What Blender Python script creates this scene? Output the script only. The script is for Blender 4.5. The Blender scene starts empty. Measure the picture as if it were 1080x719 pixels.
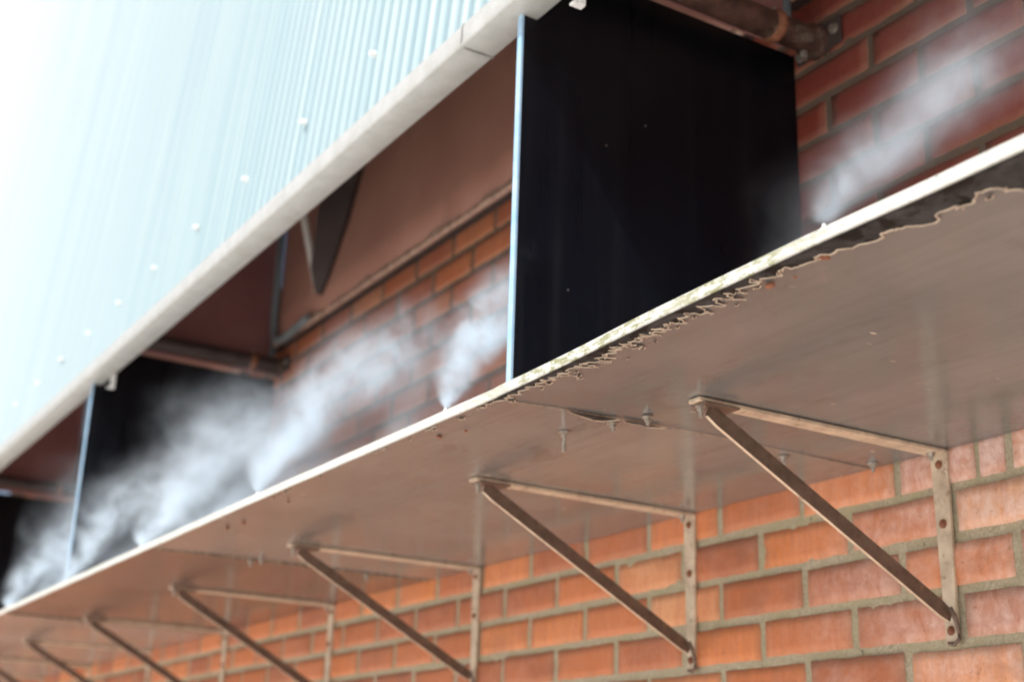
import bpy, bmesh, math, random
from mathutils import Vector, Matrix, noise as mnoise
random.seed(11)
sc = bpy.context.scene
COL = sc.collection
PI = math.pi

# ------------------------------------------------------------------ helpers
def tag(o, label=None, cat=None, group=None, kind=None):
    if label: o['label'] = label
    if cat: o['category'] = cat
    if group: o['group'] = group
    if kind: o['kind'] = kind
    return o

def empty(name, loc=(0, 0, 0)):
    o = bpy.data.objects.new(name, None); COL.objects.link(o)
    o.location = loc; o.empty_display_size = .05
    return o

def link(name, bm, m, parent=None, smooth=False, angle=None):
    bmesh.ops.delete(bm, geom=[v for v in bm.verts if not v.link_faces], context='VERTS')
    me = bpy.data.meshes.new(name)
    bm.normal_update(); bm.to_mesh(me); bm.free()
    for mm in (m if isinstance(m, (list, tuple)) else [m]):
        me.materials.append(mm)
    if smooth:
        for p in me.polygons: p.use_smooth = True
        if angle:
            me.set_sharp_from_angle(angle=angle)
    o = bpy.data.objects.new(name, me); COL.objects.link(o)
    if parent is not None: o.parent = parent
    return o

def box(bm, x0, x1, y0, y1, z0, z1, mat=0):
    vs = [bm.verts.new(p) for p in ((x0,y0,z0),(x1,y0,z0),(x1,y1,z0),(x0,y1,z0),(x0,y0,z1),(x1,y0,z1),(x1,y1,z1),(x0,y1,z1))]
    fs = []
    for f in ((0,3,2,1),(4,5,6,7),(0,1,5,4),(1,2,6,5),(2,3,7,6),(3,0,4,7)):
        q = bm.faces.new([vs[i] for i in f]); q.material_index = mat; fs.append(q)
    return vs

def bbox(bm, x0, x1, y0, y1, z0, z1, b=.0012, seg=2):
    t = bmesh.new(); box(t, x0, x1, y0, y1, z0, z1)
    bmesh.ops.bevel(t, geom=t.edges[:], offset=b, segments=seg, affect='EDGES', profile=.5)
    me = bpy.data.meshes.new('tmp'); t.to_mesh(me); t.free(); bm.from_mesh(me); bpy.data.meshes.remove(me)

def tube(bm, pts, rad, n=14, cap=True, squash=None):
    pts = [Vector(p) for p in pts]
    rings = []
    for i, p in enumerate(pts):
        if i == 0: d = pts[1] - p
        elif i == len(pts) - 1: d = p - pts[i-1]
        else: d = (pts[i+1] - pts[i-1])
        d.normalize()
        up = Vector((0, 0, 1)) if abs(d.z) < .95 else Vector((1, 0, 0))
        a = d.cross(up).normalized(); b = a.cross(d).normalized()
        r = rad[i] if isinstance(rad, (list, tuple)) else rad
        rings.append([bm.verts.new(p + (a*math.cos(2*PI*k/n) + b*math.sin(2*PI*k/n))*r) for k in range(n)])
    for i in range(len(rings)-1):
        for k in range(n):
            bm.faces.new((rings[i][k], rings[i][(k+1)%n], rings[i+1][(k+1)%n], rings[i+1][k]))
    if cap:
        bm.faces.new(list(reversed(rings[0]))); bm.faces.new(rings[-1])

def prism(bm, c, axis, r, h, n=6, rot=0, r2=None):
    """n-gon prism from point c along unit axis, length h"""
    c = Vector(c); d = Vector(axis).normalized()
    up = Vector((0, 0, 1)) if abs(d.z) < .95 else Vector((1, 0, 0))
    a = d.cross(up).normalized(); b = a.cross(d)
    r2 = r if r2 is None else r2
    A = [bm.verts.new(c + (a*math.cos(rot+2*PI*k/n) + b*math.sin(rot+2*PI*k/n))*r) for k in range(n)]
    B = [bm.verts.new(c + d*h + (a*math.cos(rot+2*PI*k/n) + b*math.sin(rot+2*PI*k/n))*r2) for k in range(n)]
    for k in range(n): bm.faces.new((A[k], A[(k+1)%n], B[(k+1)%n], B[k]))
    bm.faces.new(list(reversed(A))); bm.faces.new(B)

# ------------------------------------------------------------------ material kit
class NT:
    def __init__(s, name, rough=.5, metal=0, spec=.5):
        s.m = bpy.data.materials.new(name); s.m.use_nodes = True
        s.t = s.m.node_tree; s.b = s.t.nodes['Principled BSDF']
        s.b.inputs['Roughness'].default_value = rough
        s.b.inputs['Metallic'].default_value = metal
        s.b.inputs['Specular IOR Level'].default_value = spec
    def n(s, typ, **kw):
        x = s.t.nodes.new(typ)
        for k, v in kw.items(): setattr(x, k, v)
        return x
    def l(s, a, b): s.t.links.new(a, b)
    def inp(s, sock, v):
        if isinstance(v, bpy.types.NodeSocket): s.l(v, sock)
        else: sock.default_value = v
    def coord(s, scale=(1,1,1), kind='Object', loc=(0,0,0)):
        c = s.n('ShaderNodeTexCoord'); m = s.n('ShaderNodeMapping')
        s.l(c.outputs[kind], m.inputs[0]); m.inputs['Scale'].default_value = scale; m.inputs['Location'].default_value = loc
        return m.outputs[0]
    def noise(s, v, scale, detail=4, rough=.55, dist=0, out='Fac'):
        x = s.n('ShaderNodeTexNoise'); s.l(v, x.inputs['Vector'])
        x.inputs['Scale'].default_value = scale; x.inputs['Detail'].default_value = detail
        x.inputs['Roughness'].default_value = rough; x.inputs['Distortion'].default_value = dist
        return x.outputs[out]
    def ramp(s, f, *stops):
        x = s.n('ShaderNodeValToRGB'); s.l(f, x.inputs[0]); e = x.color_ramp.elements
        while len(e) < len(stops): e.new(.5)
        for k, (p, c) in enumerate(stops):
            e[k].position = p; e[k].color = (c, c, c, 1) if isinstance(c, (int, float)) else (*c, 1)
        return x.outputs[0]
    def mix(s, f, a, b, mode='MIX'):
        x = s.n('ShaderNodeMix', data_type='RGBA', blend_type=mode)
        s.inp(x.inputs[0], f)
        for k, v in ((6, a), (7, b)):
            if isinstance(v, bpy.types.NodeSocket): s.l(v, x.inputs[k])
            else: x.inputs[k].default_value = (*v, 1)
        return x.outputs[2]
    def M(s, op, a, b=0., c=None, clamp=False):
        x = s.n('ShaderNodeMath', operation=op, use_clamp=clamp)
        s.inp(x.inputs[0], a); s.inp(x.inputs[1], b)
        if c is not None: s.inp(x.inputs[2], c)
        return x.outputs[0]
    def bump(s, h, strength=.3, dist=.002, prev=None):
        x = s.n('ShaderNodeBump'); s.l(h, x.inputs['Height'])
        x.inputs['Strength'].default_value = strength; x.inputs['Distance'].default_value = dist
        if prev is not None: s.l(prev, x.inputs['Normal'])
        s.l(x.outputs[0], s.b.inputs['Normal']); return x.outputs[0]
    def col(s, v): s.inp(s.b.inputs['Base Color'], v if isinstance(v, bpy.types.NodeSocket) else (*v, 1))
    def rough(s, v): s.inp(s.b.inputs['Roughness'], v)

def mat_brick():
    k = NT('brick', .85, spec=.3)
    a = k.n('ShaderNodeVertexColor', layer_name='tint').outputs['Color']
    sep = k.n('ShaderNodeSeparateColor'); k.l(a, sep.inputs[0])
    c = k.ramp(sep.outputs[0], (0, (.34, .11, .055)), (.3, (.60, .190, .060)), (.7, (.70, .255, .082)), (1, (.70, .35, .18)))
    co = k.coord()
    fine = k.noise(co, 160, 5, .7)
    c = k.mix(k.ramp(fine, (.3, .86), (.7, 1.1)), (.1, .03, .01), c, 'MIX')
    big = k.noise(co, 9, 4, .6)
    c = k.mix(k.ramp(big, (.42, 0), (.62, .55)), c, (.55, .17, .06))
    # vertical drag marks of the wire-cut face
    st = k.noise(k.coord((95, 1, 7)), 1, 3, .6)
    c = k.mix(k.ramp(st, (.40, .30), (.62, 0)), c, (.36, .11, .05))
    # pale efflorescence bloom
    ef = k.noise(k.coord((5, 1, 7), loc=(3, 0, 1)), 1.0, 5, .62)
    ef2 = k.noise(k.coord((44, 1, 30)), 1, 5, .75, .5)
    e = k.M('MULTIPLY', k.ramp(ef, (.30, .10), (.56, .9)), k.ramp(ef2, (.30, .15), (.68, 1)))
    x = k.n('ShaderNodeSeparateXYZ'); k.l(k.coord(), x.inputs[0])
    gx = k.M('MULTIPLY_ADD', x.outputs[0], 2.2, .75, clamp=True)
    e = k.M('MULTIPLY', e, k.M('MULTIPLY_ADD', gx, .85, .12))
    c = k.mix(e, c, (.84, .66, .60))
    # overhang shade above the shelf painted into the brick, weaker along the middle
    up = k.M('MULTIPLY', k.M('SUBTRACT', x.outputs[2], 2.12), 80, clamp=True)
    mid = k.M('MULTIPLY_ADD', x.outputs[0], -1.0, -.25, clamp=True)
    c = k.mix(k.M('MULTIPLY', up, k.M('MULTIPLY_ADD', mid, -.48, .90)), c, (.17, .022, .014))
    # dirt in the arrises
    pit = k.noise(co, 60, 5, .8)
    c = k.mix(k.ramp(pit, (.60, 0), (.68, .6)), c, (.22, .085, .05))
    soot = k.noise(k.coord((3, 1, 5), loc=(9, 0, 2)), 1.6, 5, .7)
    c = k.mix(k.ramp(soot, (.52, 0), (.72, .5)), c, (.25, .12, .075))
    c = k.mix(sep.outputs[1], c, (.46, .33, .22))
    k.col(c)
    h = k.M('ADD', k.M('MULTIPLY', fine, .6), k.M('MULTIPLY', st, .7))
    k.bump(h, .55, .0022)
    return k.m

def mat_mortar():
    k = NT('mortar', .95, spec=.2)
    co = k.coord()
    n1 = k.noise(co, 220, 6, .75); n2 = k.noise(co, 14, 4, .6)
    c = k.ramp(n1, (.25, (.24, .20, .135)), (.5, (.42, .36, .26)), (.75, (.58, .52, .40)))
    c = k.mix(k.ramp(n2, (.40, .0), (.66, .6)), c, (.36, .32, .19))
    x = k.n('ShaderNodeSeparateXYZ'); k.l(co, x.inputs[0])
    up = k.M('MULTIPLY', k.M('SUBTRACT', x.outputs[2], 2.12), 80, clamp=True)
    c = k.mix(k.M('MULTIPLY', up, .86), c, (.10, .06, .046))  # same overhang shade painted into the mortar above the shelf
    n3 = k.noise(co, 30, 4, .7)
    c = k.mix(k.ramp(n3, (.66, 0), (.72, .8)), c, (.06, .045, .03))
    k.col(c); k.bump(n1, .8, .003)
    return k.m

def mat_soffit(name='soffit_paint', base=(.112, .112, .110), base2=(.165, .159, .152), r=.15):
    k = NT(name, r, spec=.9)
    co = k.coord()
    n2 = k.noise(co, 2.2, 4, .6); n1 = k.noise(co, 420, 3, .6)
    c = k.mix(k.ramp(n2, (.35, 0), (.68, 1)), base, base2)
    # small pale spatters and chips
    v = k.n('ShaderNodeTexVoronoi'); k.l(k.coord((1, .45, 1)), v.inputs['Vector']); v.inputs['Scale'].default_value = 34
    sp = k.ramp(v.outputs['Distance'], (.05, 1), (.10, 0))
    vs = k.n('ShaderNodeSeparateColor'); k.l(v.outputs['Color'], vs.inputs[0])
    pick = k.M('MULTIPLY', k.M('GREATER_THAN', vs.outputs[0], .80), vs.outputs[1])
    sp = k.M('MULTIPLY', sp, pick)
    c = k.mix(sp, c, (.62, .52, .38))
    # faint run marks across the sheet
    rn = k.noise(k.coord((2.5, 60, 1)), 1, 4, .6)
    c = k.mix(k.ramp(rn, (.45, 0), (.75, .22)), c, (.075, .06, .052))
    stn = k.noise(k.coord((1, 2.2, 1), loc=(4, 1, 0)), 5.5, 6, .72, .6)
    c = k.mix(k.ramp(stn, (.56, 0), (.74, .5)), c, (.055, .045, .038))
    c = k.mix(k.ramp(stn, (.30, .35), (.42, 0)), c, (.20, .175, .155))
    k.col(c)
    k.rough(k.ramp(n2, (.3, r-.05), (.7, r+.09)))
    k.bump(k.M('ADD', k.M('MULTIPLY', n1, .35), k.M('MULTIPLY', k.noise(co, 26, 3, .5), 1.6)), .18, .0012)
    return k.m

def mat_simple(name, c1, c2, rough=.5, metal=0, scale=30, bump=.15, spec=.5, stretch=(1,1,1), dirt=None, dscale=12, dlo=.55, dhi=.7):
    k = NT(name, rough, metal, spec)
    co = k.coord(stretch); n = k.noise(co, scale, 5, .65)
    c = k.mix(k.ramp(n, (.35, 0), (.65, 1)), c1, c2)
    if dirt:
        d = k.noise(k.coord(stretch, loc=(5, 2, 8)), dscale, 5, .7, .4)
        c = k.mix(k.ramp(d, (dlo, 0), (dhi, 1)), c, dirt)
    k.col(c)
    k.rough(k.ramp(n, (.3, max(0, rough-.08)), (.7, min(1, rough+.1))))
    if bump: k.bump(k.noise(k.coord(), scale*6, 4, .6), bump, .001)
    return k.m

def mat_cladding():
    k = NT('pale_blue_cladding', .30, spec=.75)
    # weathering runs down the sheet, softly different from rib to rib
    v = k.coord((30, 1, .25)); n = k.noise(v, 1, 3, .6)
    n2 = k.noise(k.coord((70, 1, .6)), 1, 3, .6)
    c = k.mix(k.ramp(n, (.35, 0), (.65, 1)), (.25, .37, .40), (.33, .435, .45))
    c = k.mix(k.ramp(n2, (.5, 0), (.72, .32)), c, (.50, .58, .50))
    # glare towards the far end painted in as a fade to pale
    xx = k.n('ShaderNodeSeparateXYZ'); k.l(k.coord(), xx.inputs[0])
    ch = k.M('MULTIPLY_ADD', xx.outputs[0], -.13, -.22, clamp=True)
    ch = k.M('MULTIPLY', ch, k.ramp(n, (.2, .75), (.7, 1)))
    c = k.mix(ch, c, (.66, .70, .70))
    k.col(c)
    k.rough(k.ramp(n2, (.3, .30), (.7, .42)))
    k.bump(k.noise(k.coord(), 55, 4, .6), .12, .001)
    k.b.inputs['Coat Weight'].default_value = 1
    k.b.inputs['Coat Roughness'].default_value = .12; k.b.inputs['Coat IOR'].default_value = 1.9
    return k.m

def mat_edge():
    k = NT('edge_white_algae', .5, spec=.4)
    co = k.coord((1, 1, 1)); x = k.n('ShaderNodeSeparateXYZ'); k.l(co, x.inputs[0])
    n = k.noise(k.coord((38, 38, 170)), 1, 5, .72, .3); big = k.noise(k.coord((3.2, 1, 1), loc=(1.0, 0, 0)), 1.2, 2, .5)
    c = k.mix(k.ramp(k.noise(co, 90, 4, .6), (.4, 0), (.65, 1)), (.60, .61, .57), (.50, .50, .45))
    win = k.M('MULTIPLY', k.M('MULTIPLY_ADD', x.outputs[0], 5., 1.3, clamp=True), k.M('MULTIPLY_ADD', x.outputs[0], -7., 3.7, clamp=True))
    m = k.M('MULTIPLY', k.M('MULTIPLY', k.ramp(n, (.49, 0), (.55, .9)), k.ramp(big, (.38, .25), (.52, .9))), k.M('MULTIPLY_ADD', win, .88, .12))
    c = k.mix(m, c, (.20, .20, .07))
    s = k.noise(k.coord((120, 120, 300)), 1, 3, .6)
    c = k.mix(k.ramp(s, (.66, 0), (.70, .75)), c, (.16, .13, .08))
    k.col(c); k.bump(n, .35, .001)
    return k.m

def mat_bar():
    k = NT('weathered_bracket_steel', .45, metal=.25, spec=.5)
    oi = k.n('ShaderNodeObjectInfo')
    co = k.coord(); vm = k.n('ShaderNodeVectorMath', operation='ADD'); k.l(co, vm.inputs[0])
    cx = k.n('ShaderNodeCombineXYZ'); k.l(k.M('MULTIPLY', oi.outputs['Random'], 9.), cx.inputs[0]); k.l(cx.outputs[0], vm.inputs[1])
    P = vm.outputs[0]
    n = k.noise(P, 26, 5, .65); n2 = k.noise(P, 75, 5, .7)
    c = k.mix(k.ramp(n, (.35, 0), (.66, 1)), (.66, .54, .40), (.44, .34, .25))
    c = k.mix(k.ramp(n2, (.56, 0), (.70, .75)), c, (.20, .11, .065))
    k.col(c); k.rough(k.ramp(n2, (.4, .34), (.7, .7))); k.bump(n2, .25, .001)
    return k.m

M = {}
M['brick'] = mat_brick(); M['mortar'] = mat_mortar()
M['soffit'] = mat_soffit()
M['soffit_mid'] = mat_soffit('soffit_paint_mid', (.155, .140, .130), (.215, .192, .174))
M['soffit_warm'] = mat_soffit('soffit_paint_warm', (.215, .185, .166), (.275, .238, .212))
M['soffit_dark'] = mat_soffit('soffit_paint_dark', (.085, .056, .049), (.11, .076, .066), .15)
M['peel'] = mat_simple('bare_dark_sheet', (.013, .014, .016), (.050, .049, .049), .6, scale=32, bump=.4, spec=.15, dirt=(.008, .007, .006), dscale=26, dlo=.5, dhi=.56)
M['peel_lip'] = mat_simple('curled_paint_edge', (.50, .41, .31), (.32, .25, .19), .7, scale=90, bump=.3)
M['edge'] = mat_edge()
M['bar'] = mat_bar()
M['bar_dark'] = mat_simple('brown_bracket_steel', (.105, .068, .052), (.17, .115, .085), .42, .25, scale=60, bump=.3, dirt=(.26, .13, .07), dscale=45, dlo=.62, dhi=.7)
M['rust'] = mat_simple('rust', (.16, .055, .028), (.28, .11, .055), .8, scale=120, bump=.6)
M['bolt'] = mat_simple('zinc_bolt', (.55, .52, .47), (.30, .26, .22), .38, .7, scale=150, bump=.2, dirt=(.25, .13, .07), dscale=200)
M['black'] = mat_simple('black_panel_paint', (.0018, .0042, .0085), (.0028, .0055, .0105), .30, scale=5, bump=.08, spec=.2, dirt=(.006, .005, .004), dscale=7)
def mat_black():
    k = NT('black_panel_paint', .3, spec=.25)
    co = k.coord(); n = k.noise(co, 5, 5, .65)
    c = k.mix(k.ramp(n, (.35, 0), (.65, 1)), (.0016, .0030, .0058), (.0030, .0056, .0105))
    st = k.noise(k.coord((1, 26, .8)), 1, 5, .7)
    c = k.mix(k.ramp(st, (.52, 0), (.78, .55)), c, (.014, .015, .018))
    du = k.noise(co, 240, 2, .5); c = k.mix(k.ramp(du, (.72, 0), (.76, .5)), c, (.06, .06, .06))
    x = k.n('ShaderNodeSeparateXYZ'); k.l(co, x.inputs[0])
    hi = k.M('MULTIPLY_ADD', x.outputs[2], 1.6, -.45, clamp=True)
    c = k.mix(k.M('MULTIPLY', hi, .7), c, (.0030, .0024, .0020))  # blue sky light low on the panel is painted, giving way to brown black
    k.col(c); k.rough(k.ramp(st, (.3, .24), (.7, .42))); k.bump(k.noise(co, 3.5, 2, .5), .25, .004)
    return k.m
M['black'] = mat_black()
M['strip'] = mat_simple('blue_white_edge', (.27, .47, .68), (.42, .58, .72), .4, scale=20)
M['maroon'] = mat_simple('maroon_panel_paint', (.24, .10, .095), (.30, .135, .12), .5, scale=4, bump=.1)
M['brown'] = mat_simple('brown_board_paint', (.42, .20, .15), (.50, .255, .19), .55, scale=4, bump=.2, stretch=(1, 1, .7), dirt=(.30, .14, .10), dscale=3)
M['brown_lip'] = mat_simple('peeling_board_edge', (.70, .48, .36), (.34, .19, .14), .7, scale=40, bump=.5, dirt=(.58, .47, .36), dscale=30)
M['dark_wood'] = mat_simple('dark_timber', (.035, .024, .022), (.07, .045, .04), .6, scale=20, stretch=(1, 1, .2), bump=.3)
M['pipe'] = mat_simple('rusty_pipe_paint', (.040, .020, .016), (.12, .055, .038), .5, .15, scale=22, bump=.5, dirt=(.16, .13, .10), dscale=16, dlo=.56, dhi=.66)
M['grey_pipe'] = mat_simple('grey_conduit', (.22, .27, .29), (.33, .38, .40), .4, .3, scale=20)
M['pale_rod'] = mat_simple('pale_rod_paint', (.98, .94, .88), (.95, .86, .78), .4, scale=20)  # near-white colour stands in for sunlight on the rod
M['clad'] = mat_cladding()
M['trim'] = mat_simple('cream_trim_paint', (.46, .465, .45), (.38, .385, .365), .38, scale=22, bump=.1, dirt=(.34, .32, .25), dscale=15, dlo=.6, dhi=.75)
M['white'] = mat_simple('white_plastic', (.82, .82, .80), (.74, .74, .72), .4, scale=40, bump=0)
M['sealant'] = mat_simple('old_sealant', (.34, .26, .17), (.06, .045, .035), .75, scale=90, bump=.5)
M['roof'] = mat_simple('dark_ceiling', (.45, .36, .30), (.55, .43, .36), .8, scale=8)
M['deck'] = mat_simple('shelf_top_paint', (.68, .66, .62), (.55, .52, .48), .7, scale=12)
M['concrete'] = mat_simple('sunlit_concrete', (.76, .74, .69), (.82, .80, .75), .9, scale=1.2, bump=.3)
M['brass'] = mat_simple('nozzle_brass', (.75, .70, .60), (.60, .50, .35), .35, .5, scale=90)

# ------------------------------------------------------------------ ground
bm = bmesh.new(); box(bm, -140, 140, -140, 140, -2.3, -2.1)
tag(link('ground', bm, M['concrete']), 'pale sunlit concrete yard below the canopy', kind='structure')

# ------------------------------------------------------------------ brick wall
LB, CH, Z1, XA = .213713, .075608, -.058248, .122415
JW = .0130
wall = tag(empty('brick_wall', (0, 0, -2.1)), 'long orange red brick wall in running bond with sandy mortar behind the shelf', 'wall')
bm = bmesh.new(); lay = bm.loops.layers.color.new('tint')
def brick(cx, cz, L, H, tint, detail):
    nx, nz = (9, 4) if detail else (1, 1)
    dpt = random.uniform(-.0022, .0012); sd = random.random()*90
    tiltx = random.uniform(-.004, .004); rz = random.uniform(-.006, .006)
    g = []
    for j in range(nz+1):
        row = []
        for i in range(nx+1):
            u, v = i/nx-.5, j/nz-.5
            x, z = u*L, v*H
            y = dpt + x*tiltx
            if detail:
                eu = min(i, nx-i); ev = min(j, nz-j)
                if eu == 0 or ev == 0:
                    y += .0020 + .0010*mnoise.noise((x*60+sd, z*60, 1))
                    n = mnoise.noise((x*70+sd, z*70, 5))*.0024
                    if eu == 0: x += -math.copysign(1, u)*(.001+n)
                    if ev == 0: z += -math.copysign(1, v)*(.0008+n)
                else:
                    y += .0011*mnoise.noise((x*25+sd, z*40, 2))
            row.append(bm.verts.new((cx + x - z*rz, y, cz + z + x*rz + 2.1)))
        g.append(row)
    def face(vs, e):
        f = bm.faces.new(vs); f.smooth = detail
        for lp in f.loops: lp[lay] = (tint, e(lp.vert) if callable(e) else e, 0, 1)
    rim = set(g[0]) | set(g[-1]) | {r[0] for r in g} | {r[-1] for r in g}
    for j in range(nz):
        for i in range(nx):
            face((g[j][i], g[j][i+1], g[j+1][i+1], g[j+1][i]), (lambda v: .42 if v in rim else 0) if detail else 0)
    # returns back into the mortar
    def back(v): return bm.verts.new((v.co.x, .02, v.co.z))
    loop = g[0] + [r[-1] for r in g[1:]] + list(reversed(g[-1][:-1])) + [r[0] for r in reversed(g[1:-1])]
    bk = [back(v) for v in loop]
    for a in range(len(loop)):
        b = (a+1) % len(loop)
        face((loop[b], loop[a], bk[a], bk[b]), .6)
for r in range(-14, 28):
    zc = Z1 + CH*(.5 - r)
    off = 0 if r % 2 == 0 else .5
    for kx in range(-9, 52):
        cx = XA - (kx + off + .5)*LB
        if cx > 2.1: continue
        vis = -1 < zc*0 and False
        detail = (-6.5 < cx < .9) and (-.55 < zc < 1.0)
        L, H = LB - JW - random.uniform(-.001, .002), CH - JW - random.uniform(-.0015, .0015)
        t = min(1, max(0, random.gauss(.5, .27)))
        zz = zc + random.uniform(-.0012, .0012)
        if r == 0 and kx == 0:      # the cut brick next to a closer under the shelf
            w = L*.24
            brick(cx + L/2 - w/2, zz, w, H, .15, detail)
            brick(cx - (w + .006)/2, zz, L - w - .006, H, .35, detail)
            continue
        brick(cx, zz, L, H, t, detail)
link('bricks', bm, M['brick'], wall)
# mortar bed: finely bumped sheet a few mm behind the faces
bm = bmesh.new()
def mgrid(x0, x1, z0, z1, st, amp):
    nx, nz = max(1, int((x1-x0)/st)), max(1, int((z1-z0)/st)); g = []
    for j in range(nz+1):
        row = []
        for i in range(nx+1):
            x = x0+(x1-x0)*i/nx; z = z0+(z1-z0)*j/nz
            y = .0036 + amp*(mnoise.noise((x*35, z*35, 0))*.0020 + mnoise.noise((x*110, z*110, 3))*.0010)
            row.append(bm.verts.new((x, y, z+2.1)))
        g.append(row)
    for j in range(nz):
        for i in range(nx):
            f = bm.faces.new((g[j][i], g[j][i+1], g[j+1][i+1], g[j+1][i])); f.smooth = True
mgrid(-1.6, .9, -.5, .97, .006, 1)
mgrid(-11, -1.6, -.5, .97, .03, .3)
mgrid(.9, 2.1, -.5, .97, .1, .3)
mgrid(-11, 2.1, -2.1, -.5, .3, 0)
mgrid(-11, 2.1, .97, 1.16, .3, 0)
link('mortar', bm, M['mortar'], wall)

# ------------------------------------------------------------------ shelf
D, T = .7055, .0135
def sagx(x):
    P = [(-6, 0), (-3.1, -.002), (-1.04, -.006), (-.6, -.009), (-.135, -.012), (.02, -.009), (.233, -.003), (.45, 0), (3, 0)]
    for (a, va), (b, vb) in zip(P, P[1:]):
        if x <= b:
            t = max(0, (x-a)/(b-a)); return va + (vb-va)*t
    return 0
def sag(x, y): return sagx(x)*(min(1, abs(y)/D))**4
shelf = tag(empty('canopy_shelf', (0, 0, 0)), 'long brown painted sheet shelf projecting from the brick wall on brackets, white front edge', 'shelf')
JO = [2.0, -.137, -1.63, -3.12, -4.62, -6.1, -7.6, -9.1]
for i in range(len(JO)-1):
    x1, x0 = JO[i]-.0012, JO[i+1]+.0012
    bm = bmesh.new(); nx = max(4, int((x1-x0)/.05)); ny = 10
    top, bot = [], []
    dz = [0, -.0004, .0003, -.0004, 0, 0, 0][i]
    for j in range(ny+1):
        y = -.001 - (D-.004)*j/ny
        bot.append([]); top.append([])
        for k in range(nx+1):
            x = x0+(x1-x0)*k/nx; s = sag(x, y) + dz + .0018*mnoise.noise((x*3.1, y*5.3, 0))
            bot[-1].append(bm.verts.new((x, y, s))); top[-1].append(bm.verts.new((x, y, s+T-.003)))
    for j in range(ny):
        for k in range(nx):
            f = bm.faces.new((bot[j][k], bot[j][k+1], bot[j+1][k+1], bot[j+1][k])); f.normal_update()
            if f.normal.z > 0: f.normal_flip()
            f.smooth = True
            f = bm.faces.new((top[j][k], top[j][k+1], top[j+1][k+1], top[j+1][k])); f.material_index = 1; f.smooth = True
    for k in range(nx):
        bm.faces.new((bot[0][k], bot[0][k+1], top[0][k+1], top[0][k])); bm.faces.new((bot[-1][k], top[-1][k], top[-1][k+1], bot[-1][k+1]))
    for j in range(ny):
        bm.faces.new((bot[j][0], top[j][0], top[j+1][0], bot[j+1][0])); bm.faces.new((bot[j][-1], bot[j+1][-1], top[j+1][-1], top[j][-1]))
    bmesh.ops.recalc_face_normals(bm, faces=bm.faces[:])
    o = link('soffit_panel', bm, [[M['soffit'], M['soffit_mid'], M['soffit_dark'], M['soffit_warm'], M['soffit_warm'], M['soffit'], M['soffit']][i], M['deck']], shelf)
    o.data.set_sharp_from_angle(angle=math.radians(30))
# white front edge: one folded strip following the sag
bm = bmesh.new(); prof = [(-D+.003, -.0002), (-D+.0005, -.0002), (-D, .0004), (-D, T-.001), (-D+.0012, T+.0003), (-D+.02, T+.0003), (-D+.02, T-.0008), (-D+.003, T-.0015)]
xs = [2.0 - .02*k for k in range(555)]; rings = []
for x in xs:
    s = sagx(x) + .0006*mnoise.noise((x*9, 0, 4))
    if x > -.137: s += .0012*max(0, 1-(x+.137)/.1)
    rings.append([bm.verts.new((x, y, z+s-.0002)) for y, z in prof])
for a, b in zip(rings, rings[1:]):
    for k in range(len(prof)):
        bm.faces.new((a[k], a[(k+1) % len(prof)], b[(k+1) % len(prof)], b[k]))
bmesh.ops.recalc_face_normals(bm, faces=bm.faces[:])
link('front_edge', bm, M['edge'], shelf)
# peeled paint along the edge: outline in metres (x, distance in from the edge)
key = [(.90, .070), (.80, .058), (.745, .060), (.70, .058), (.690, .054), (.678, .060), (.662, .048), (.668, .040), (.645, .034), (.640, .046), (.628, .056),
       (.622, .050), (.600, .044), (.590, .046), (.583, .062), (.574, .058), (.560, .045), (.545, .036), (.533, .034), (.527, .044), (.516, .045), (.502, .036), (.492, .040),
       (.483, .028), (.468, .031), (.462, .022), (.452, .021), (.446, .032), (.436, .026), (.423, .027), (.417, .016), (.401, .018), (.398, .030), (.388, .020), (.375, .013)]
pts = [(x, d*(1 if x > .66 else .82)) for x, d in key]; x = .372
while x > -1.35:
    w = .030 if x > .30 else (.040 if x > .05 else (.028 if x > -.05 else (.016 if x > -.14 else .008)))
    env = w*(.75+.5*mnoise.noise((x*11, 3, 0)))
    if x < -.16: env *= max(0, mnoise.noise((x*14, 8, 0))*2.2)
    st = random.uniform(.010, .030) if x > -.16 else random.uniform(.006, .02)
    pts.append((x, max(.0005, env*random.uniform(.25, .6)))); x -= st*.5
    pts.append((x+random.uniform(.0, .008), max(.0007, env*random.uniform(.75, 1.25)))); x -= st*.5
# extra raggedness: torn, angular outline
fine = []
for (xa, da), (xb, db) in zip(pts, pts[1:]):
    n = max(1, int(math.hypot(xa-xb, da-db)/.0032))
    for k in range(n):
        t = k/n; xx = xa+(xb-xa)*t; dd = da+(db-da)*t
        if dd > .004:
            q_ = .35 if xx > .375 else 1; dd += q_*.005*mnoise.noise((xx*120, dd*120, 2)) + random.uniform(-.0016, .0016)
            xx += q_*.006*mnoise.noise((xx*130, dd*130, 9)) + random.uniform(-.0022, .0022)
            if random.random() < .10: fine.append((xx+random.uniform(-.004, .006), dd+random.uniform(.003, .008)))
        fine.append((xx, max(.0004, dd)))
E0 = .0035
bm = bmesh.new(); prev = None
for xx, dd in fine:
    y1 = -D + E0 + max(0, dd-.002)
    zo = .0019 + .00004*(len(bm.verts)//2 % 9); a = bm.verts.new((xx, -D+E0-.0005, sag(xx, -D)-zo)); b = bm.verts.new((xx, y1, sag(xx, y1)-zo))
    if prev and abs(b.co.x-prev[0].co.x) > 1e-5: bm.faces.new((prev[0], prev[1], b, a))
    prev = (a, b)
for f in bm.faces:
    f.normal_update()
    if f.normal.z > 0: f.normal_flip()
link('peeled_patch', bm, M['peel'], shelf)
bm = bmesh.new(); prev = None
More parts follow.
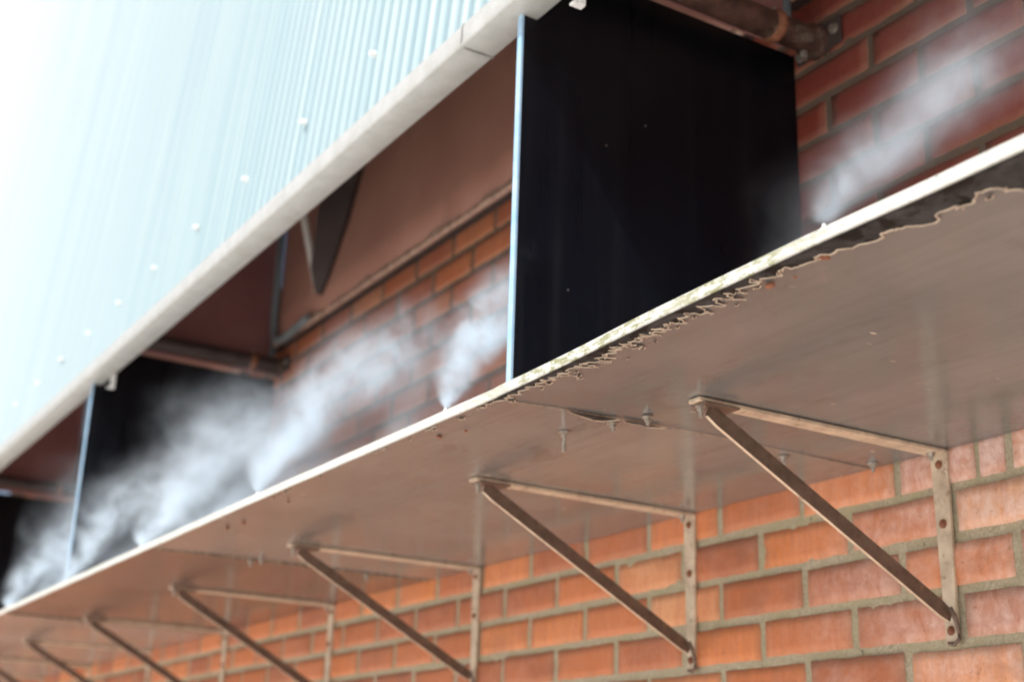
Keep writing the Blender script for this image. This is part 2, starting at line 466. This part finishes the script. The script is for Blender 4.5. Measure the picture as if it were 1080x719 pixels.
for i, (xx, dd) in enumerate(fine):
    a = fine[max(0, i-1)]; b = fine[min(len(fine)-1, i+1)]
    tx, td = b[0]-a[0], b[1]-a[1]; L = math.hypot(tx, td) or 1
    nx_, nd_ = -td/L, tx/L
    if dd < .0025:
        prev = None
        if len(bm.faces): link('curled_paint_lip', bm, M['peel_lip'], shelf); bm = bmesh.new()
        continue
    w = .0013 + .0011*(mnoise.noise((i*.11, 0, 0))+.4)
    w = max(.0004, w)*(.75 if xx > .4 else .55)
    yc = -D + E0 + dd-.002
    z = sag(xx, yc)
    ring = [bm.verts.new((xx+nx_*w, yc+nd_*w, z-.0024)), bm.verts.new((xx, yc, z-.0036)), bm.verts.new((xx-nx_*w, yc-nd_*w, z-.0024))]
    if prev:
        for q in range(2): bm.faces.new((prev[q], prev[q+1], ring[q+1], ring[q]))
    prev = ring
if len(bm.faces): link('curled_paint_lip', bm, M['peel_lip'], shelf)
# joint between first two sheets: cracked sealant bead and torn flake
bm = bmesh.new(); prev = None
for k in range(141):
    y = -.693 + .69*k/140; x = -.137 + .0012*mnoise.noise((0, y*25, 0))
    w = .0010*(1-.6*k/140) + .0007*mnoise.noise((0, y*60, 4)); w = max(.0003, w)
    z = sag(x, y)-.0024
    ring = [bm.verts.new((x-w, y, z)), bm.verts.new((x, y, z-.0006)), bm.verts.new((x+w, y, z))]
    if prev:
        for q in range(2): bm.faces.new((prev[q], ring[q], ring[q+1], prev[q+1]))
    prev = ring
link('sealant_joint', bm, M['sealant'], shelf)
for xj in (-1.63, -3.12, -4.62):
    bm = bmesh.new(); box(bm, xj-.0012, xj+.0012, -.69, -.002, -.0025, .001)
    for v in bm.verts: v.co.z += sag(v.co.x, v.co.y)
    link('sealant_joint', bm, M['sealant'], shelf)
def flake(outline, nm='torn_paint_flake'):
    bm = bmesh.new(); vs = [bm.verts.new((x, y, sag(x, y)-.0023)) for x, y in outline]
    f = bm.faces.new(vs); f.normal_update()
    if f.normal.z > 0: f.normal_flip()
    o = link(nm, bm, M['peel'], shelf)
    bm = bmesh.new(); n = len(outline); cxm = sum(p[0] for p in outline)/n; cym = sum(p[1] for p in outline)/n
    A = [bm.verts.new((x, y, sag(x, y)-.0026)) for x, y in outline]
    B = [bm.verts.new((x+(x-cxm)*.10, y+(y-cym)*.035+.0006*math.copysign(1, y-cym), sag(x, y)-.0036)) for x, y in outline]
    for k in range(n//2+2): bm.faces.new((A[k % n], A[(k+1) % n], B[(k+1) % n], B[k % n]))
    link('flake_lip', bm, M['peel_lip'], o)
flake([(-.139, -.585), (-.147, -.572), (-.153, -.556), (-.158, -.540), (-.163, -.524), (-.160, -.512), (-.152, -.505), (-.140, -.498), (-.139, -.53), (-.139, -.56)])
flake([(-.139, -.490), (-.146, -.480), (-.149, -.466), (-.146, -.452), (-.151, -.440), (-.144, -.425), (-.139, -.415), (-.139, -.45)])
def bound(x):
    b = [d for xx, d in fine if abs(xx-x) < .006]
    return max(b) if b else .004
for q in range(34):
    x = random.uniform(-.45, .66) if q < 26 else random.uniform(-1.3, -.4)
    y = -D + E0 + bound(x) + abs(random.gauss(0, .006)) + .003; r = random.uniform(.0014, .0042)*(1.3 if x > .2 else 1)
    bm = bmesh.new(); n = 9; a0 = random.random()*6; rr = [r*random.uniform(.5, 1.25) for _ in range(n)]
    P = [(x+math.cos(a0+2*PI*k/n)*rr[k]*1.7, y+math.sin(a0+2*PI*k/n)*rr[k]*.8) for k in range(n)]
    z = sag(x, y)-.0021
    I = [bm.verts.new((px, py, z)) for px, py in P]; O = [bm.verts.new((x+(px-x)*1.45, y+(py-y)*1.45, z-.0003)) for px, py in P]
    f = bm.faces.new(list(reversed(I))); f.material_index = 0
    for k in range(n):
        if k in (2, 3) and q % 3: continue
        f = bm.faces.new((I[k], I[(k+1) % n], O[(k+1) % n], O[k])); f.material_index = 1
    link('paint_chip', bm, [M['peel'], M['peel_lip']], shelf)
# bolts hanging through the shelf
def soffit_bolt(x, y, long=.018, parent=shelf):
    bm = bmesh.new(); z = sag(x, y)-.0015
    prism(bm, (x, y, z), (0, 0, -1), .0085, .0015, 16)
    prism(bm, (x, y, z-.0015), (0, 0, -1), .0058, .005, 6, random.random())
    prism(bm, (x, y, z-.0065), (0, 0, -1), .0030, long-.0065, 10)
    return link('bolt', bm, M['bolt'], parent)
for x, y, l in [(-.246, -.52, .03), (-.165, -.49, .012), (-.110, -.469, .012), (-.165, -.165, .014), (-.112, -.028, .014), (-.05, -.30, .002+.012)][:5] + \
        [(-1.655, -.458, .014), (-1.61, -.45, .014), (-1.655, -.159, .014), (-3.15, -.46, .014), (-3.09, -.45, .014)]:
    soffit_bolt(x, y, l)
# little brown insect casings stuck to the soffit by the edge
for q, (x, y, s) in enumerate([(.461, -.679, 1.2), (.373, -.676, 1.15), (-.361, -.667, 1), (-1.276, -.657, 1.1), (-1.206, -.648, 1), (.405, -.668, .5), (-.31, -.65, .6), (-.95, -.66, .8)]):
    bm = bmesh.new()
    for c in range(4):
        m = Matrix.Translation((x+random.uniform(-.003, .003)*s, y+random.uniform(-.003, .003)*s, sag(x, y)-.004)) @ Matrix.Diagonal((1, random.uniform(.8, 1.5), .8, 1))
        bmesh.ops.create_icosphere(bm, subdivisions=2, radius=.0028*s*random.uniform(.7, 1.2), matrix=m)
    for v in bm.verts: v.co += Vector(mnoise.noise_vector(v.co*400))*.0006
    desc = ['brown crumbly insect casing on the soffit just below the thickest steam jet on the right', 'brown insect casing beside the peeled teeth, left of a larger casing',
            'tiny brown casing on the soffit just below the lone middle steam jet', 'brown speck of casing near the far edge, left one of a close pair', 'brown speck of casing near the far edge, right one of a close pair',
            'very small tan speck of casing between the two sharp brown casings', 'small tan speck of casing right of the lone middle steam jet', 'blurred tan speck of casing alone near the middle of the far edge'][q]
    tag(link('insect_casing', bm, M['rust'], smooth=True), desc, 'insect casing', 'insect casings under the shelf edge')

# ------------------------------------------------------------------ brackets
def make_bracket():
    t = empty('shelf_bracket')
    W = .016
    bm = bmesh.new()   # arm under the shelf, ends slightly tapered
    bbox(bm, -W, W, -.475, -.0065, -.0065, -.001, .0009)
    for v in bm.verts:
        if v.co.y < -.46: v.co.x *= .72
    link('arm', bm, M['bar'], t)
    bm = bmesh.new(); bbox(bm, -W, W, -.0062, -.0003, -.288, -.0027, .0009)
    for v in bm.verts:
        if v.co.z < -.28: v.co.x *= .68
    link('leg', bm, M['bar'], t)
    # brace: flat bar standing on edge, twisted flat at both ends
    A = Vector((0, -.450, -.0145)); B = Vector((.006, -.0175, -.250)); d = (B-A).normalized(); per = Vector((0, -d.z, d.y)).normalized()
    if per.z > 0: per = -per
    X = Vector((1, 0, 0))
    secs = []
    L = (B-A).length
    for s in (0, .02, .1, .2, .3, .4, L-.02, L):
        c = A + d*s + Vector((.0035*s/L, 0, 0)); hw, ht = .0112*(.8 if s in (0, L) else 1), .0028
        secs.append([c+per*hw+X*ht, c+per*hw-X*ht, c-per*hw-X*ht, c-per*hw+X*ht])
    bm = bmesh.new(); R_ = [[bm.verts.new(p) for p in q] for q in secs]
    for a, b in zip(R_, R_[1:]):
        for k in range(4):
            f = bm.faces.new((a[k], a[(k+1) % 4], b[(k+1) % 4], b[k])); f.material_index = 1 if k == 0 else 0  # bounce-lit lower edge and shaded faces painted with pale and dark steel
    bm.faces.new(list(reversed(R_[0]))); bm.faces.new(R_[-1])
    bmesh.ops.recalc_face_normals(bm, faces=bm.faces[:])
    br = link('brace', bm, [M['bar_dark'], M['bar']], t)
    # gusset where the brace meets the arm: brace end lapped on the arm
    bm = bmesh.new(); bbox(bm, -.0150, .0165, -.468, -.408, -.0098, -.0067, .0008); link('lap_plate', bm, M['bar_dark'], t)
    # foot clip at the bottom: bent strap round the leg
    bm = bmesh.new()
    tube(bm, [(.012, -.020, -.238), (.0175, -.017, -.250), (.0185, -.012, -.268), (.016, -.009, -.282), (.006, -.0095, -.289), (-.004, -.0095, -.286)], [.0042, .0036, .0034, .0034, .0032, .0028], 8)
    for v in bm.verts: v.co.y = -.009+(v.co.y+.009)*1.0
    link('foot_clip', bm, M['bar_dark'], t)
    for z, r in ((-.022, .0052), (-.112, .0055), (-.268, .0055)):
        bm = bmesh.new(); y0 = -.0062
        prism(bm, (0, y0, z), (0, -1, 0), r*1.25, .0012, 16); prism(bm, (0, y0-.0012, z), (0, -1, 0), r, .0042, 14, r2=r*.6)
        link('screw', bm, M['rust'], t)
    for x, y, l in ((-.002, -.462, .016), (0, -.022, .012)):
        bm = bmesh.new(); z0 = -.0099 if y < -.1 else -.0067
        prism(bm, (x, y, z0), (0, 0, -1), .0075, .0014, 14); prism(bm, (x, y, z0-.0014), (0, 0, -1), .0055, .0045, 6); prism(bm, (x, y, z0-.0059), (0, 0, -1), .003, l-.006, 10)
        link('bolt', bm, M['bolt'], t)
    return t
def dup(root):
    r = root.copy(); COL.objects.link(r)
    for ch in list(root.children):
        c = ch.copy(); COL.objects.link(c); c.parent = r
    return r
BX = [0, -.5985, -1.387, -2.197, -3.04, -3.862, -4.69, -5.52, -6.35, -7.18]
blab = ['sharp tan steel angle bracket with brown brace, nearest and furthest right under the shelf',
        'slightly soft tan steel bracket, second from the right under the shelf',
        'blurred steel bracket, third from the right, just right of the darker soffit sheet',
        'blurred steel bracket under the darker soffit sheet, fourth from the right',
        'faint blurred steel bracket, fifth from the right near the far end',
        'faint blurred steel bracket, sixth from the right near the picture edge',
        'very faint distant bracket, seventh from the right', 'very faint distant bracket, eighth from the right',
        'barely visible far bracket, ninth from the right', 'barely visible farthest bracket, tenth from the right']
b0 = make_bracket()
for i, x in enumerate(BX):
    b = b0 if i == 0 else dup(b0)
    b.location = (x, 0, 0)
    b.rotation_euler = (-sag(x, -.47)/-.47*-1 if False else math.atan2(-sag(x, -.47), .47)*1.0, 0, [0, .01, -.006, .012, 0, .008, 0, 0, 0, 0][i])
    tag(b, blab[i], 'bracket', 'steel brackets holding up the shelf')

# ------------------------------------------------------------------ cladding fascia
YF, ZF, LEAN = -.62, .69, .085
clad = tag(empty('corrugated_cladding', (0, YF, ZF)), 'pale blue ribbed metal cladding sheet hanging above the shelf with cream bottom trim', 'cladding')
bm = bmesh.new(); PIT = .046; x = 1.6; cols = []
prof = []
while x > -17:
    for dx, dy in ((0, 0), (.012, 0), (.016, -.0042), (.024, -.0062), (.032, -.0042), (.036, 0)):
        prof.append((x-dx, dy))
    x -= PIT
zs = [.025, .3, .8, 1.4, 2.2, 3.2, 4.6, 7.5]
for x, dy in prof:
    cols.append([bm.verts.new((x, dy + LEAN*z + .0015*mnoise.noise((x*2, z*2, 0)), z)) for z in zs])
for a, b in zip(cols, cols[1:]):
    for k in range(len(zs)-1): f = bm.faces.new((a[k], b[k], b[k+1], a[k+1])); f.smooth = True
bmesh.ops.recalc_face_normals(bm, faces=bm.faces[:])
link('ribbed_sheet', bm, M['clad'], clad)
def trim(x0, x1, nm='bottom_trim'):
    bm = bmesh.new()
    P = [(.004, .046), (-.0085, .0445), (-.0105, .042), (-.0115, .0035), (-.0105, .0012), (-.0085, 0), (.048, -.001), (.052, .001), (.052, .012), (.050, .012), (.050, .003), (.0, .004)]
    A = [bm.verts.new((x0, y, z)) for y, z in P]; B = [bm.verts.new((x1, y, z)) for y, z in P]
    for k in range(len(P)):
        f = bm.faces.new((A[k], A[(k+1) % len(P)], B[(k+1) % len(P)], B[k])); f.smooth = False
    bm.faces.new(A); bm.faces.new(list(reversed(B)))
    bmesh.ops.recalc_face_normals(bm, faces=bm.faces[:])
    o = link(nm, bm, M['trim'], clad)
    o.data.set_sharp_from_angle(angle=math.radians(50))
    return o
trim(1.6, -.418); trim(-.4195, -3.42); trim(-3.4215, -6.4); trim(-6.4015, -11)
bm = bmesh.new()
P = [(.004, .048), (-.010, .046), (-.0118, .040), (-.0128, .008), (-.010, .0012), (-.004, -.0017), (.050, -.0025), (.054, -.001)]
P = [(y*.99+.0004, z) for y, z in P]; A = [bm.verts.new((-.4145, y, z)) for y, z in P]; B = [bm.verts.new((-.4195, y, z)) for y, z in P]
for k in range(len(P)-1): bm.faces.new((A[k], A[k+1], B[k+1], B[k]))
bmesh.ops.solidify(bm, geom=bm.faces[:], thickness=.001)
link('joint_cover', bm, M['trim'], clad)
for k in range(14):
    x = -.83+.345*(2-k) + .01*math.sin(k*7)
    z = .19; y = LEAN*z
    bm = bmesh.new()
    prism(bm, (x, y-.0062, z), (0, -1, 0), .0075, .0018, 18, r2=.0070); prism(bm, (x, y-.008, z), (0, -1, 0), .0045, .005, 6); prism(bm, (x, y-.013, z), (0, -1, 0), .0062, .0045, 14, r2=.004)
    link('cladding_screw', bm, M['white'], clad, smooth=False)
# back framing and ceiling of the overhang
bm = bmesh.new()
x0, x1 = -11, 1.6
box(bm, x0, x1, .135, .62, 1.3, 1.32)
link('overhang_ceiling', bm, M['roof'], clad)
bm = bmesh.new()
for z in (.10, .60): box(bm, x0, x1, .012+LEAN*z, .042+LEAN*z, z, z+.03)
link('back_rail', bm, M['dark_wood'], clad)
for q, x in enumerate((-.150, -2.69, -5.2)):
    bm = bmesh.new()
    bbox(bm, x-.006, x+.006, .053, .057, -.040, .010, .0006); bbox(bm, x-.006, x+.006, .035, .057, -.042, -.038, .0006)
    for s in (-1, 1): bbox(bm, x+s*.006-.0015, x+s*.006+.0015, .046, .057, -.04, .0, .0004)
    link('hanging_clip', bm, M['white'], clad)

# ------------------------------------------------------------------ black partitions, maroon baffles, pipes
FX = [-.2735, -2.8103, -5.33]
plabs = ['black painted partition sheet nearest the right, tall and sharp, beside the brick wall', 'black partition sheet half veiled by thick mist, second from the right', 'dark partition sheet at the far left picture edge behind mist']
mlabs = ['maroon baffle sheet above the nearest rusty pipe, at the top of the picture', 'maroon baffle sheet above the blurred pipe in the middle left', 'maroon baffle sheet above the pipe at the left picture edge']
pl = ['rusty brown pipe bolted to the wall at top right above the black sheet', 'blurred grey brown pipe above the middle black sheet', 'blurred pipe at the far left edge']
for i, fx in enumerate(FX):
    t = tag(empty('black_partition', (fx, 0, .012)), plabs[i], 'partition', 'black partitions between shelf and overhang')
    bm = bmesh.new(); bbox(bm, -.011, 0, -.5945, -.004, 0, .80, .0008)
    link('panel', bm, M['black'], t)
    bm = bmesh.new(); bbox(bm, -.0115, .0008, -.600, -.5948, 0, .80, .001)
    link('front_edge_strip', bm, M['strip'], t)
    for (y, z) in ((-.5, .22), (-.35, .55), (-.43, .49)):
        bm = bmesh.new(); prism(bm, (.0, y, z), (1, 0, 0), .0013, .0008, 8); link('screw_head', bm, M['bolt'], t)
    zt = [.835, .875, .86][i]
    b = tag(empty('maroon_baffle', (fx, 0, .86)), mlabs[i], 'baffle', 'maroon baffles above the partitions')
    bm = bmesh.new(); bbox(bm, -.006, .004, -.54, -.030, -.035, .52, .0008)
    link('sheet', bm, M['maroon'], b)
    bm = bmesh.new(); bbox(bm, -.008, .006, -.0298, -.012, -.0, .52, .002)
    link('end_strip', bm, M['grey_pipe'], b)
    p = tag(empty('support_pipe', (fx+.062, 0, [.808, .842, .86][i])), pl[i], 'pipe', 'pipes running out from the wall')
    R0 = .026
    bm = bmesh.new(); tube(bm, [(0, -.012, 0), (0, -.1, 0), (0, -.3, 0), (0, -.55, 0)], R0, 24)
    link('tube', bm, M['pipe'] if i == 0 else M['dark_wood'], p, True, math.radians(40))
    bm = bmesh.new(); tube(bm, [(0, -.098, 0), (0, -.104, 0), (0, -.114, 0), (0, -.120, 0)], [R0+.0005, R0+.005, R0+.005, R0+.0005], 24)
    link('collar', bm, M['rust'], p, True)
    bm = bmesh.new(); tube(bm, [(0, -.002, 0), (0, -.028, 0), (0, -.030, 0)], [R0+.006, R0+.005, R0], 24)
    link('socket', bm, M['pipe'], p, True, math.radians(40))
    bm = bmesh.new(); bbox(bm, -.052, .062, -.009, -.0035, -.026, .030, .003)
    fl = link('wall_flange', bm, M['dark_wood'], p)
    for bx, bz in ((.047, .006), (-.040, -.012)):
        bm = bmesh.new(); prism(bm, (bx, -.009, bz), (0, -1, 0), .010, .0015, 16); prism(bm, (bx, -.0105, bz), (0, -1, 0), .0075, .006, 6)
        link('flange_bolt', bm, M['bolt'], p)
    bm = bmesh.new(); prism(bm, (.0, -.109, R0+.004), (0, 0, 1), .005, .008, 6); link('clamp_screw', bm, M['bolt'], p); bm = bmesh.new(); prism(bm, (0, -.04, -R0-.003), (0, 0, -1), .007, .014, 6)
    link('clamp_screw', bm, M['bolt'], p)

# brown boarding fixed on the wall above the brick
for (x1, x0, lab) in ((1.9, -.262, 'brown painted wall board above the bricks to the right of the nearest black sheet'),
                      (-.292, -2.79, 'broad brown painted wall board with ragged peeling lower edge above the middle bricks'),
                      (-2.83, -5.30, 'shadowed brown wall board beyond the middle black sheet')):
    w = tag(empty('wall_board', (0, 0, .9186)), lab, 'board', 'brown wall boards above the brickwork')
    bm = bmesh.new(); nx = int((x1-x0)/.04); nz = 8; g = []
    for j in range(nz+1):
        z = 1.05*j/nz
        g.append([bm.verts.new((x0+(x1-x0)*k/nx, -.016 + .004*mnoise.noise((k*.12, z*3, 1)), z + (.0 if j else .004*mnoise.noise((k*.6, 0, 2))))) for k in range(nx+1)])
    for j in range(nz):
        for k in range(nx):
            f = bm.faces.new((g[j][k], g[j][k+1], g[j+1][k+1], g[j+1][k])); f.smooth = True
    for k in range(nx):
        a, b = g[0][k], g[0][k+1]
        c = bm.verts.new((b.co.x, -.0025, 0)); d = bm.verts.new((a.co.x, -.0025, 0)); bm.faces.new((b, a, d, c))
    link('board', bm, M['brown'], w)
    # ragged lifted paint lip + dark strip standing in for the shadow line below
    bm = bmesh.new(); prev = None; n = int((x1-x0)/.008)
    for k in range(n+1):
        x = x0+(x1-x0)*k/n; a = mnoise.noise((x*7, 1, 0)); c = mnoise.noise((x*42, 5, 0))
        h = .026+.026*a+.010*c; o_ = .008+.006*max(0, a)+.004*abs(c)
        ring = [bm.verts.new((x, -.0195, .002)), bm.verts.new((x, -.020-o_, .005+.004*c)), bm.verts.new((x, -.0200, max(.008, h)))]
        if prev:
            for q in range(2): bm.faces.new((prev[q], prev[q+1], ring[q+1], ring[q]))
        prev = ring
    link('peeling_lip', bm, M['brown_lip'], w)
    bm = bmesh.new(); box(bm, x0, x1, -.017, -.003, -.013, -.003); link('drip_batten', bm, M['dark_wood'], w)

# leaning dark wedge modelled for the board's shadow band, rod painted pale as if sunlit, and conduit in the middle bay
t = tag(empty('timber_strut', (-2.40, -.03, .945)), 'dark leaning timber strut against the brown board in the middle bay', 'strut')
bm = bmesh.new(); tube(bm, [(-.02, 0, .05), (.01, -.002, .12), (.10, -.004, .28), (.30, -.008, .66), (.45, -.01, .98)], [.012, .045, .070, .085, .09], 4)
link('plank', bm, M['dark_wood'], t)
t = tag(empty('pale_rod', (-2.45, -.026, 1.03)), 'short pale rod with bright top standing out from the wall beside the conduit', 'rod')
bm = bmesh.new(); tube(bm, [(0, 0, 0), (0, -.075, .27), (0, -.10, .36)], .012, 14); link('shaft', bm, M['pale_rod'], t, True, math.radians(40))
bm = bmesh.new(); tube(bm, [(0, .006, -.015), (0, -.003, .012)], .018, 14); link('socket', bm, M['brown_lip'], t, True, math.radians(40))
t = tag(empty('conduit', (-2.78, -.035, .93)), 'grey blue conduit dropping down the corner and bending along the board edge', 'conduit')
bm = bmesh.new(); tube(bm, [(0, 0, .75), (0, 0, .10), (.004, 0, .045), (.02, 0, .012), (.05, 0, -.006), (.12, 0, -.012), (.22, 0, -.004), (.30, 0, .006)], .0125, 14)
link('run', bm, M['grey_pipe'], t, True, math.radians(40))

# ------------------------------------------------------------------ misting nozzles and plumes
NX = [.476, -.295, -1.025, -1.75, -2.41, -3.13, -3.85]
nlab = ['tiny pale mist nozzle on the shelf edge at the foot of the right steam jet', 'tiny white mist nozzle on the edge under the lone jet in front of the bricks', 'tiny mist nozzle on the edge, third from the right',
        'tiny mist nozzle on the edge, fourth from the right', 'tiny mist nozzle on the edge in front of the middle black sheet', 'tiny mist nozzle near the left picture edge', 'distant mist nozzle outside the left edge']
for i, x in enumerate(NX[:6]):
    t = tag(empty('mist_nozzle', (x, -D+.012, sagx(x)+T+.001)), nlab[i], 'nozzle', 'mist nozzles along the shelf edge')
    bm = bmesh.new(); prism(bm, (0, 0, 0), (0, 0, 1), .0045, .004, 6); link('base_nut', bm, M['brass'], t)
    bm = bmesh.new(); prism(bm, (0, 0, .004), (0, 0, 1), .0032, .005, 12, r2=.0015); link('tip', bm, M['white'], t)

def mist_mat(name, H, dx, dy, r0, r1, dens, p=1.35, seed=0, nscale=9, top=.45, lo=.40, hi=.66, lowfade=0.0):
    m = bpy.data.materials.new(name); m.use_nodes = True; nt = m.node_tree
    k = NT.__new__(NT); k.m = m; k.t = nt
    nt.nodes.remove(nt.nodes['Principled BSDF'])
    out = nt.nodes['Material Output']
    tc = k.n('ShaderNodeTexCoord'); P = tc.outputs['Object']
    wn = k.n('ShaderNodeTexNoise'); mp = k.n('ShaderNodeMapping'); k.l(P, mp.inputs[0]); mp.inputs['Location'].default_value = (seed*3.7, seed*1.9, seed*5.1)
    mp.inputs['Scale'].default_value = (1, 1, 1)
    k.l(mp.outputs[0], wn.inputs['Vector']); wn.inputs['Scale'].default_value = nscale*.55; wn.inputs['Detail'].default_value = 2
    sub = k.n('ShaderNodeVectorMath', operation='SUBTRACT'); k.l(wn.outputs['Color'], sub.inputs[0]); sub.inputs[1].default_value = (.5, .5, .5)
    s0 = k.n('ShaderNodeSeparateXYZ'); k.l(P, s0.inputs[0])
    t = k.M('DIVIDE', s0.outputs[2], H, clamp=True)
    R = k.M('MULTIPLY_ADD', k.M('POWER', t, .75), r1, r0)
    wsc = k.n('ShaderNodeVectorMath', operation='SCALE'); k.l(sub.outputs[0], wsc.inputs[0]); k.l(k.M('MULTIPLY', R, 1.5), wsc.inputs['Scale'])
    ad = k.n('ShaderNodeVectorMath', operation='ADD'); k.l(P, ad.inputs[0]); k.l(wsc.outputs[0], ad.inputs[1])
    s = k.n('ShaderNodeSeparateXYZ'); k.l(ad.outputs[0], s.inputs[0])
    tp = k.M('POWER', t, p)
    ex = k.M('SUBTRACT', s.outputs[0], k.M('MULTIPLY', tp, dx)); ey = k.M('SUBTRACT', s.outputs[1], k.M('MULTIPLY', tp, dy))
    rr = k.M('SQRT', k.M('ADD', k.M('MULTIPLY', ex, ex), k.M('MULTIPLY', ey, ey)))
    q = k.M('SUBTRACT', 1., k.M('DIVIDE', rr, R), clamp=True)
    q = k.M('MULTIPLY', q, q)
    n = k.n('ShaderNodeTexNoise'); m2 = k.n('ShaderNodeMapping'); k.l(ad.outputs[0], m2.inputs[0]); m2.inputs['Location'].default_value = (seed*1.3, seed, -seed)
    k.l(m2.outputs[0], n.inputs['Vector']); n.inputs['Scale'].default_value = nscale*1.7; n.inputs['Detail'].default_value = 4; n.inputs['Roughness'].default_value = .6
    mr = k.n('ShaderNodeMapRange', interpolation_type='SMOOTHSTEP'); k.l(n.outputs[0], mr.inputs[0]); mr.inputs[1].default_value = lo; mr.inputs[2].default_value = hi; mr.inputs[3].default_value = .12; mr.inputs[4].default_value = 1.
    fade = k.M('POWER', k.M('SUBTRACT', 1., t, clamp=True), top)
    d = k.M('MULTIPLY', k.M('MULTIPLY', q, mr.outputs[0]), fade)
    # thins out as it widens
    d = k.M('MULTIPLY', d, k.M('DIVIDE', dens*.03**1.3, k.M('POWER', k.M('ADD', R, .012), 1.3)))
    if lowfade: d = k.M('MULTIPLY', d, k.M('DIVIDE', t, lowfade, clamp=True))
    d = k.M('MULTIPLY', d, k.M('GREATER_THAN', s0.outputs[2], 0.))
    v = k.n('ShaderNodeVolumePrincipled'); k.l(d, v.inputs['Density']); v.inputs['Color'].default_value = (.80, .91, 1, 1); v.inputs['Anisotropy'].default_value = .25
    k.l(v.outputs[0], out.inputs['Volume'])
    return m
def plume(base, H, dx, dy, r0, r1, dens, label, seed, p=1.35, grp='steam jets rising from the shelf edge', cat='mist', name='mist_plume', **kw):
    m = mist_mat('mist_%d' % seed, H, dx, dy, r0, r1, dens, p, seed, **kw)
    bm = bmesh.new(); n = 14; rings = []
    for i in range(13):
        t = i/12; c = Vector((dx*t**p, dy*t**p, H*t)); R = (r0+r1*t**.75)*1.35
        rings.append([bm.verts.new(c+Vector((math.cos(2*PI*q/n)*R, math.sin(2*PI*q/n)*R, 0))) for q in range(n)])
    for a, b in zip(rings, rings[1:]):
        for q in range(n): bm.faces.new((a[q], a[(q+1) % n], b[(q+1) % n], b[q]))
    bm.faces.new(list(reversed(rings[0]))); bm.faces.new(rings[-1])
    o = link(name, bm, m); o.location = base
    return tag(o, label, cat, grp)
def nz(i): return (NX[i], -D+.014, sagx(NX[i])+T+.011)
plume(nz(0), .28, .13, .22, .012, .18, 125, 'soft grey white mist drifting over the dark bricks at the right', 1, p=1.3, nscale=8)
plume(nz(1), .29, -.08, .18, .006, .115, 351, 'dense white mist jet standing alone before the bricks left of the black sheet', 2, p=1.25, nscale=12)
plume(nz(2), .42, .03, .34, .009, .20, 310, 'bright mist jet in the middle, blowing inward across the bricks', 3, p=1.35)
plume(nz(3), .42, .0, .34, .010, .23, 310, 'bright blurred mist jet in front of the middle black sheet', 4, p=1.35)
plume(nz(4), .42, .0, .34, .010, .25, 310, 'blurred mist jet just at the pale edge of the middle black sheet', 5, p=1.3)
plume(nz(5), .44, .0, .34, .010, .27, 310, 'blurred mist jet at the left picture edge', 6, p=1.3)
plume((-.06, -.30, .0), .46, .02, .18, .13, .06, 170, 'thin bluish veil of mist in front of the nearest black sheet', 7, p=1.2, grp='drifting mist over the shelf', lowfade=.1, nscale=6)
plume((-1.30, -.42, .01), .40, .35, .20, .22, .12, 170, 'broad pale mist cloud spread between the middle jets', 8, p=1.1, grp='drifting mist over the shelf', lowfade=.08, nscale=6)
plume((-2.15, -.40, .01), .48, .20, .15, .29, .12, 620, 'broad pale mist cloud before the foot of the middle black sheet', 9, p=1.1, grp='drifting mist over the shelf', lowfade=.05, nscale=6)
plume((-3.15, -.38, .01), .50, .20, .15, .30, .12, 680, 'broad pale mist cloud at the left behind the middle black sheet', 10, p=1.1, grp='drifting mist over the shelf', lowfade=.05, nscale=6)

# ------------------------------------------------------------------ light, sky, camera
sd = Vector((.14, -.50, .70)).normalized()      # towards the sun
sun = bpy.data.lights.new('sun', 'SUN'); sun.energy = 5; sun.angle = math.radians(.5); sun.color = (1, .96, .91)
so = bpy.data.objects.new('sun', sun); COL.objects.link(so); so.rotation_euler = sd.to_track_quat('Z', 'Y').to_euler(); so.location = (2, -3, 5)
w = bpy.data.worlds.new('World'); sc.world = w; w.use_nodes = True; nt = w.node_tree
sky = nt.nodes.new('ShaderNodeTexSky'); sky.sky_type = 'NISHITA'; sky.sun_disc = False
sky.sun_elevation = math.asin(sd.z); sky.sun_rotation = math.atan2(sd.x, sd.y)
sky.air_density = 1.0; sky.dust_density = 4.0
nt.links.new(sky.outputs[0], nt.nodes['Background'].inputs[0]); nt.nodes['Background'].inputs[1].default_value = .15

q = [1439.386213, 1.02959, .330755, .032564, 1.377796, -1.590776, -.533357]
sy, cy = math.sin(q[1]), math.cos(q[1]); sp, cp = math.sin(q[2]), math.cos(q[2])
f = Vector((-sy*cp, cy*cp, sp)); r = Vector((cy, sy, 0)); u = r.cross(f)
cr, sr = math.cos(q[3]), math.sin(q[3])
r, u = r*cr+u*sr, u*cr-r*sr
cam = bpy.data.cameras.new('camera'); co = bpy.data.objects.new('camera', cam); COL.objects.link(co)
co.matrix_world = Matrix(((r.x, u.x, -f.x, q[4]), (r.y, u.y, -f.y, q[5]), (r.z, u.z, -f.z, q[6]), (0, 0, 0, 1)))
cam.sensor_width = 36; cam.lens = q[0]*36/1080; cam.clip_end = 500; cam.clip_start = .02
cam.dof.use_dof = True; cam.dof.focus_distance = 1.66; cam.dof.aperture_fstop = 4.0
sc.camera = co
sc.view_settings.view_transform = 'Standard'; sc.view_settings.look = 'None'; sc.view_settings.exposure = 0
sc.render.engine = 'CYCLES'
cy_ = sc.cycles
cy_.use_denoising = True
try: cy_.denoiser = 'OPENIMAGEDENOISE'
except Exception: pass
cy_.max_bounces = 8; cy_.volume_bounces = 4; cy_.diffuse_bounces = 5
cy_.volume_step_rate = 1.6; cy_.volume_max_steps = 128
